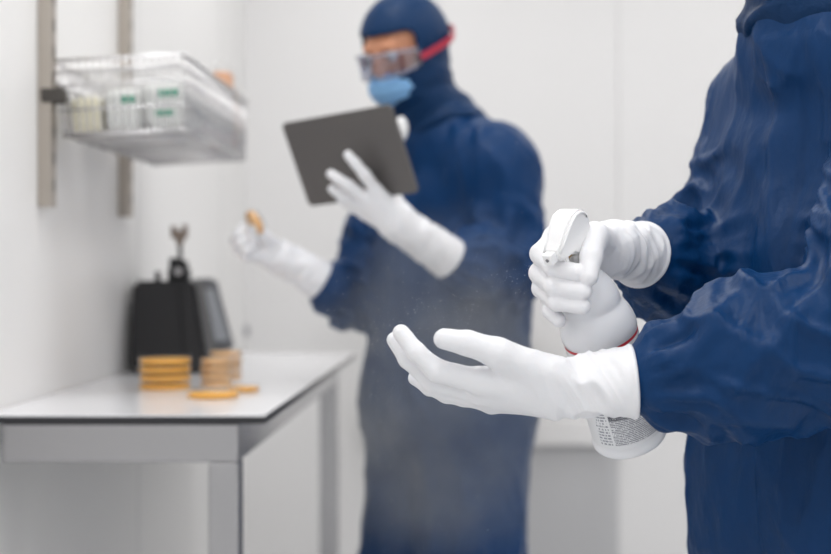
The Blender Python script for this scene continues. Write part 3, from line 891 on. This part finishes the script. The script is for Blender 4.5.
# ------------------------------------------------------------------ table
TZ = .94
x0, x1 = WX + .002, (265 - VX) / F * 2.29
y0, y1 = 2.29, 4.0
tb = empty('work_table', ((x0 + x1) / 2, (y0 + y1) / 2, 0), 'white topped steel work table along the left wall', 'table')
bm = bmesh.new(); bm_box(bm, (x0, y0, TZ - .0025), (x1, y1, TZ)); from_bm('tabletop', bm, M['laminate'], tb)
bm = bmesh.new(); bm_box(bm, (x0, y0, TZ - .0145), (x1, y1, TZ - .0026)); from_bm('edge_band', bm, M['edge_black'], tb)['label'] = 'dark core edge under the white top'
lx1 = (238 - VX) / F * 2.30; lw = .050
bm = bmesh.new(); bm_box(bm, ((2 - VX) / F * 2.30, y0 + .012, TZ - .080), (lx1, y0 + .052, TZ - .0146), .003); from_bm('apron', bm, M['steel'], tb)
bm = bmesh.new(); bm_box(bm, (lx1 - .040, y0 + .0525, TZ - .080), (lx1, y1 - .0525, TZ - .0146), .003); from_bm('apron', bm, M['steel'], tb)
bm = bmesh.new(); bm_box(bm, (x0 + .004, y1 - .052, TZ - .080), (lx1, y1 - .012, TZ - .0146), .003); from_bm('apron', bm, M['steel'], tb)
for yy in (y0 + .012, y1 - .062):
    bm = bmesh.new(); bm_box(bm, (lx1 - lw, yy, .012), (lx1, yy + .05, TZ - .0805), .003); lg = from_bm('leg', bm, M['steel'], tb)
    bm = bmesh.new(); bm_tube(bm, (lx1 - lw / 2, yy + .025, 0), (lx1 - lw / 2, yy + .025, .0125), .022, n=20); from_bm('foot', bm, M['edge_black'], lg)

# ------------------------------------------------------------------ petri dishes
def ontable(px, py_front, r):
    Y = (CAMZ - TZ) * F / (py_front - VY) + r
    return Vector(((px - VX) / F * Y, Y, TZ))
def petri(loc, r, h, agar, label, group=None, src={}):
    key = (r, h, agar)
    if key in src:
        s = src[key]; t = s.copy(); C.objects.link(t)
        for ch in s.children:
            c = ch.copy(); C.objects.link(c); c.parent = t
        t.location = loc; t['label'] = label
    else:
        t = empty('petri_dish', loc, label, 'petri dish'); src[key] = t
        bm = bmesh.new(); bm_lathe(bm, [(0.001, .0004), (r * .95, .0004), (r * .96, .0014), (r * .96, h * .86)], 40, cap=False)
        from_bm('dish', bm, M['clear'], t, True, world=False)
        bm = bmesh.new(); bm_lathe(bm, [(r * .93, .0018), (r * .945, .0025), (r * .945, h * .62), (r * .935, h * .66)], 40)
        from_bm('agar', bm, M[agar], t, True, world=False)
        bm = bmesh.new(); bm_lathe(bm, [(r, h * .3), (r, h * .96), (r * .985, h), (0.001, h)], 40, cap=False)
        from_bm('lid', bm, M['clear'], t, True, world=False)
    if group: t['group'] = group
    return t
pos = ['bottom', 'second lowest', 'second highest', 'top']
s1 = ontable(165, 391, .052)
for i in range(4):
    petri(s1 + Vector((random.uniform(-.001, .001), 0, i * .0168)), .0525, .0165, 'agar',
          'large amber petri dish, %s of the wide stack at left' % pos[i], 'amber dishes in the wide stack')
s2 = ontable(216, 387, .033)
for i in range(4):
    petri(s2 + Vector((random.uniform(-.001, .001), 0, i * .0152)), .0325, .015, 'agar_pale',
          'small clear petri dish, %s of the narrow front stack' % pos[i], 'small clear dishes in the narrow front stack')
s3 = ontable(226, 379, .036)
for i in range(4):
    petri(s3 + Vector((random.uniform(-.001, .001), 0, i * .0160)), .0365, .0158, 'agar_pale',
          'clear petri dish, %s of the stack standing rearmost' % pos[i], 'clear dishes in the rear stack')
petri(ontable(213, 400, .050), .050, .0155, 'agar', 'amber petri dish lying alone nearest the table front')
petri(ontable(243, 393, .036) , .033, .013, 'agar', 'small amber petri dish lying at the right, beside the lone larger dish')
# the dish in the glove of the person behind
hd = P(252, 224, 2.845)
dish = petri(Vector(hd), .028, .015, 'agar_pale', 'small amber dish held in the gloved fingers of the person behind')
dish.rotation_euler = (math.radians(-62), math.radians(12), math.radians(-50))

# ------------------------------------------------------------------ black instrument and display
Yi = 3.20
def W(px, py, Y=Yi): return Vector(P(px, py, Y))
bx0, bx1 = W(129, 0).x, W(209, 0).x; tx0, tx1 = W(129, 0).x, W(193, 0).x; tz1 = W(0, 281).z
ins = empty('benchtop_instrument', ((bx0 + bx1) / 2, Yi + .1, TZ), 'black tapered benchtop instrument with a stalk on top, standing on the table', 'instrument')
bm = bmesh.new()
lo4 = [bm.verts.new(v) for v in ((bx0, Yi, TZ + .002), (bx1, Yi, TZ + .002), (bx1 - .01, Yi + .20, TZ + .002), (bx0, Yi + .20, TZ + .002))]
hi4 = [bm.verts.new(v) for v in ((tx0, Yi + .025, tz1), (tx1, Yi + .025, tz1), (tx1 - .01, Yi + .18, tz1), (tx0, Yi + .18, tz1))]
bm.faces.new(list(reversed(lo4))); bm.faces.new(hi4)
for k in range(4): bm.faces.new((lo4[k], lo4[(k + 1) % 4], hi4[(k + 1) % 4], hi4[k]))
bmesh.ops.bevel(bm, geom=list(bm.edges), offset=.010, segments=4, affect='EDGES')
from_bm('housing', bm, M['black'], ins, False)
bm = bmesh.new()
a, b = W(173, 284), W(184, 366)
for q0, q1 in ((W(176, 288), W(183, 362)),):
    bm_tube(bm, (q0.x, Yi + .021, q0.z), (q1.x, Yi + .001, q1.z), .0035, n=8)
from_bm('seam_ridge', bm, M['black'], ins)
bm = bmesh.new(); kx = W(149, 0).x; bm_tube(bm, (kx, Yi + .09, tz1 - .002), (kx, Yi + .09, tz1 + .022), .008, .006, 16); from_bm('knob', bm, M['black'], ins)
bm = bmesh.new(); c0, c1 = W(160, 0).x, W(181, 0).x
bm_box(bm, (c0, Yi + .07, tz1 - .001), (c1, Yi + .12, tz1 + .030), .006)
bm_box(bm, (c0 + .003, Yi + .075, tz1 + .026), (c0 + .022, Yi + .115, tz1 + .055), .006)
bm_box(bm, (c1 - .024, Yi + .08, tz1 + .028), (c1 - .004, Yi + .11, tz1 + .048), .006)
cb = from_bm('clamp_block', bm, M['black'], ins)
bm = bmesh.new(); sx = W(174, 0).x + .002
bm_tube(bm, (sx - .004, Yi + .069, tz1 + .022), (sx - .004, Yi + .055, tz1 + .022), .009, n=20)
from_bm('clamp_screw', bm, M['steel'], cb)
bm = bmesh.new(); sx = W(171.5, 0).x; zt_ = W(0, 240, Yi + .09).z
bm_tube(bm, (sx + .002, Yi + .09, tz1 + .025), (sx, Yi + .09, zt_), .0055, .005, 16); from_bm('stalk', bm, M['black'], ins)
bm = bmesh.new(); zz = W(0, 226, Yi + .09).z
bm_tube(bm, (sx, Yi + .09, zt_ - .012), (sx, Yi + .09, zt_ + .006), .007, .013, 20)
bm_box(bm, (sx - .020, Yi + .08, zt_ + .004), (sx + .018, Yi + .10, zz - .010), .003)
bm_box(bm, (sx - .020, Yi + .08, zz - .016), (sx - .008, Yi + .10, zz), .002)
bm_box(bm, (sx + .007, Yi + .08, zz - .016), (sx + .018, Yi + .10, zz + .003), .002)
from_bm('stalk_head', bm, M['tan_metal'], ins)['label'] = 'warm grey metal head of the stalk'
# display: leaning panel with rounded frame
Yd = 3.50
dsp = empty('display_monitor', (W(212, 0, Yd).x, Yd + .03, TZ), 'grey framed display panel leaning behind the black instrument', 'display')
def quadbox(bm, q, th):
    f = [bm.verts.new(Vector(v)) for v in q]; g = [bm.verts.new(Vector(v) + Vector((-.012, th, 0))) for v in q]
    fs = [bm.faces.new(f), bm.faces.new(list(reversed(g)))]
    for k in range(4): bm.faces.new((g[k], g[(k + 1) % 4], f[(k + 1) % 4], f[k]))
    bmesh.ops.recalc_face_normals(bm, faces=bm.faces)
q = [P(191, 279, Yd + .05), P(217, 278, Yd + .05), P(236, 350, Yd), P(206, 352, Yd)]
bm = bmesh.new(); quadbox(bm, q, .03)
bmesh.ops.bevel(bm, geom=list(bm.edges), offset=.008, segments=3, affect='EDGES')
from_bm('casing', bm, M['grey_plastic'], dsp)
q = [P(199, 290, Yd + .04), P(214.5, 289, Yd + .04), P(229, 340, Yd + .004), P(210, 342, Yd + .004)]
bm = bmesh.new(); quadbox(bm, [Vector(v) + Vector((.0, -.006, 0)) for v in q], .008)
from_bm('screen', bm, M['screen'], dsp)
bm = bmesh.new(); bm_box(bm, (W(204, 0, Yd).x, Yd - .005, TZ + .0005), (W(236, 0, Yd).x, Yd + .10, TZ + .012), .004)
bm_box(bm, (W(214, 0, Yd).x, Yd + .02, TZ + .008), (W(226, 0, Yd).x, Yd + .04, TZ + .06), .003)
from_bm('stand', bm, M['grey_plastic'], dsp)

# ------------------------------------------------------------------ wall rails and wire basket
def rail(y, wpx, which, zbot):
    t = empty('wall_rail', (WX, y, zbot), 'vertical slotted metal shelf rail, the %s one on the left wall' % which, 'wall rail', 'slotted shelf rails on the left wall')
    bm = bmesh.new(); bm_box(bm, (WX + .0005, y - wpx / 2, zbot), (WX + .026, y + wpx / 2, CZ - .02), .002)
    from_bm('channel', bm, M['rail'], t)
    z = zbot + .03
    while z < 1.95:
        bm = bmesh.new(); bm_box(bm, (WX + .0262, y - .004, z), (WX + .0268, y + .004, z + .022)); z += .05
        from_bm('slot', bm, M['slot'], t)
rail(2.605, .034, 'nearer', 1.2985)
rail(3.19, .036, 'farther', 1.302)

Yb0, Yb1 = 2.62, 3.33
bxl = WX + .040; bxr = (183 - VX) / F * Yb0; bz0 = CAMZ + (270 - 132) / F * Yb0; bh = .140
bk = empty('wire_basket', ((bxl + bxr) / 2, (Yb0 + Yb1) / 2, bz0), 'chrome wire basket shelf hung on the rails of the left wall', 'basket')
tilt = 3.2
bk.rotation_euler = (0, -math.radians(tilt), 0)
wb, lb = bxr - bxl, Yb1 - Yb0
fl = .010                                              # sides flare outward towards the rim
def wire(bm, pts, r=.0016): bm_path(bm, pts, r, 6)
X0, X1, Y0_, Y1_ = -wb / 2, wb / 2, -lb / 2, lb / 2
def front(yy, sgn, nm):
    bm = bmesh.new(); nw = 17
    for i in range(nw):
        x = X0 + .006 + (wb - .012) * i / (nw - 1)
        wire(bm, [(x, yy, 0), (x + (x / wb) * fl, yy + sgn * fl, bh)], .0021)
    for k in (.33, .66, .85): wire(bm, [(X0 - fl * k, yy + sgn * fl * k, bh * k), (X1 + fl * k, yy + sgn * fl * k, bh * k)], .0024)
    from_bm(nm, bm, M['chrome'], bk, True, world=False)
front(Y0_, -1, 'front_grid'); front(Y1_, 1, 'back_grid')
def sidew(xx, sgn, nm):
    bm = bmesh.new(); nw = 38
    for i in range(nw):
        y = Y0_ + .006 + (lb - .012) * i / (nw - 1)
        wire(bm, [(xx, y, 0), (xx + sgn * fl, y, bh)], .0021)
    for k in (.33, .66, .85): wire(bm, [(xx + sgn * fl * k, Y0_, bh * k), (xx + sgn * fl * k, Y1_, bh * k)], .0024)
    from_bm(nm, bm, M['chrome'], bk, True, world=False)
sidew(X1, 1, 'side_grid'); sidew(X0, -1, 'side_grid')
bm = bmesh.new()
for i in range(17):
    x = X0 + wb * i / 16; wire(bm, [(x, Y0_, 0), (x, Y1_, 0)], .0015)
for i in range(9):
    y = Y0_ + lb * i / 8; wire(bm, [(X0, y, -.003), (X1, y, -.003)], .002)
from_bm('bottom_grid', bm, M['chrome'], bk, True, world=False)
for z, e, r in ((bh, fl, .0032), (0, 0, .0026)):
    bm = bmesh.new()
    bm_path(bm, [(X0 - e, Y0_ - e, z), (X1 + e, Y0_ - e, z), (X1 + e, Y1_ + e, z), (X0 - e, Y1_ + e, z)], r, 8, closed=True)
    from_bm('rim', bm, M['chrome'], bk, True, world=False)
for yy in (Y0_ - .03, Y1_ - .155):
    bm = bmesh.new(); bm_box(bm, (X0 - .030, yy - .005, bh * .42), (X0 + .012, yy + .034, bh * .62), .004)
    from_bm('bracket', bm, M['slot'], bk, world=False)
bm = bmesh.new(); t_ = .0015                         # frosted liner tray in the basket
bm_box(bm, (X0 + .004, Y0_ + .004, .003), (X1 - .004, Y1_ - .004, .003 + t_))
from_bm('liner', bm, M['tray'], bk, world=False)['label'] = 'frosted plastic liner'
# things in the basket
def inb(x, y, z):
    r = Matrix.Rotation(-math.radians(tilt), 4, 'Y'); return Vector(bk.location) + r @ Vector((x, y, z))
def pack(x, y, z, sx, sy, sz, m, name, label, cat, group=None, marks=(), rot=0):
    t = empty(name, inb(x, y, z), label, cat, group, rot=Matrix.Rotation(-math.radians(tilt), 3, 'Y') @ Matrix.Rotation(rot, 3, 'Z'))
    bm = bmesh.new(); bm_box(bm, (-sx / 2, -sy / 2, 0), (sx / 2, sy / 2, sz), min(sx, sy, sz) * .22)
    from_bm('packet', bm, m, t, False, world=False)
    for (mx, mz, mw, mh) in marks:
        bm = bmesh.new(); bm_box(bm, (mx - mw / 2, -sy / 2 - .0012, mz - mh / 2), (mx + mw / 2, -sy / 2 + .0015, mz + mh / 2), .0005)
        from_bm('printed_mark', bm, M['pack_green'], t, world=False)['label'] = 'green printed mark'
    bm = bmesh.new(); bm_box(bm, (-sx / 2 - .003, -sy / 2 - .004, -.0005), (sx / 2 + .003, sy / 2 + .004, sz + .006), .004)
    from_bm('film_wrap', bm, M['film'], t, False, world=False)
    return t
pack(-.078, Y0_ + .10, .007, .062, .14, .068, M['pack_cream'], 'wrapped_packet', 'cream packet in clear film at the wall end of the basket', 'packet')
pack(-.007, Y0_ + .10, .007, .068, .15, .080, M['pack_white'], 'wrapped_packet', 'white packet with one slanted green mark in the middle of the basket', 'packet', marks=((.012, .058, .026, .014),))
pack(.073, Y0_ + .10, .007, .078, .15, .092, M['pack_white'], 'wrapped_packet', 'white packet with two green marks at the outer end of the basket', 'packet', marks=((.012, .066, .038, .013), (.002, .028, .036, .011)))
pack(-.025, Y0_ + .34, .007, .18, .20, .07, M['pack_white'], 'wrapped_packet', 'flat white packet in clear film lying far back in the basket', 'packet')
# crumpled clear bags
def bag(x, y, z, r, name, label, cat, m, seed):
    t = empty(name, inb(x, y, z), label, cat)
    bm = bmesh.new(); bmesh.ops.create_icosphere(bm, subdivisions=4, radius=1)
    co = np.array([v.co for v in bm.verts])
    k = .78 + .45 * ridge(co * 2.4 + seed, 1.2)
    for v, kk in zip(bm.verts, k):
        v.co = Vector((v.co.x * r[0] * kk, v.co.y * r[1] * kk, max(v.co.z * r[2] * kk, -r[2] * .7)))
    o_ = from_bm('film', bm, m, t, False, world=False); o_.location = (0, 0, r[2] * .70)
    return t
bag(-.035, Y0_ + .13, .096, (.080, .09, .022), 'plastic_bag', 'crumpled clear plastic bag lying over the packets near the wall', 'plastic bag', M['film'], 2)
t = bag(.085, Y1_ - .15, .008, (.040, .055, .115), 'plastic_bag', 'upright clear plastic bag with orange contents at the far outer corner of the basket', 'plastic bag', M['film'], 7)
bm = bmesh.new(); bm_lathe(bm, [(.022, .004), (.025, .008), (.025, .172), (.018, .180)], 28)
o_ = from_bm('contents', bm, M['pack_orange'], t, True, world=False); o_['label'] = 'orange contents'

# ------------------------------------------------------------------ camera
cd = bpy.data.cameras.new('camera'); cam = bpy.data.objects.new('camera', cd); link(cam)
cam.location = (0, 0, CAMZ); cam.rotation_euler = (math.radians(90), 0, 0)
cd.sensor_width = 36; cd.lens = F / 831 * 36
cd.shift_x = (415.5 - VX) / 831; cd.shift_y = (VY - 277) / 831
cd.dof.use_dof = True; cd.dof.focus_distance = 1.57; cd.dof.aperture_fstop = 3.0
S = bpy.context.scene; S.camera = cam
S.view_settings.view_transform = 'Standard'; S.view_settings.look = 'None'; S.view_settings.gamma = 1
S.view_settings.use_curve_mapping = False
S.view_settings.exposure = -0.58
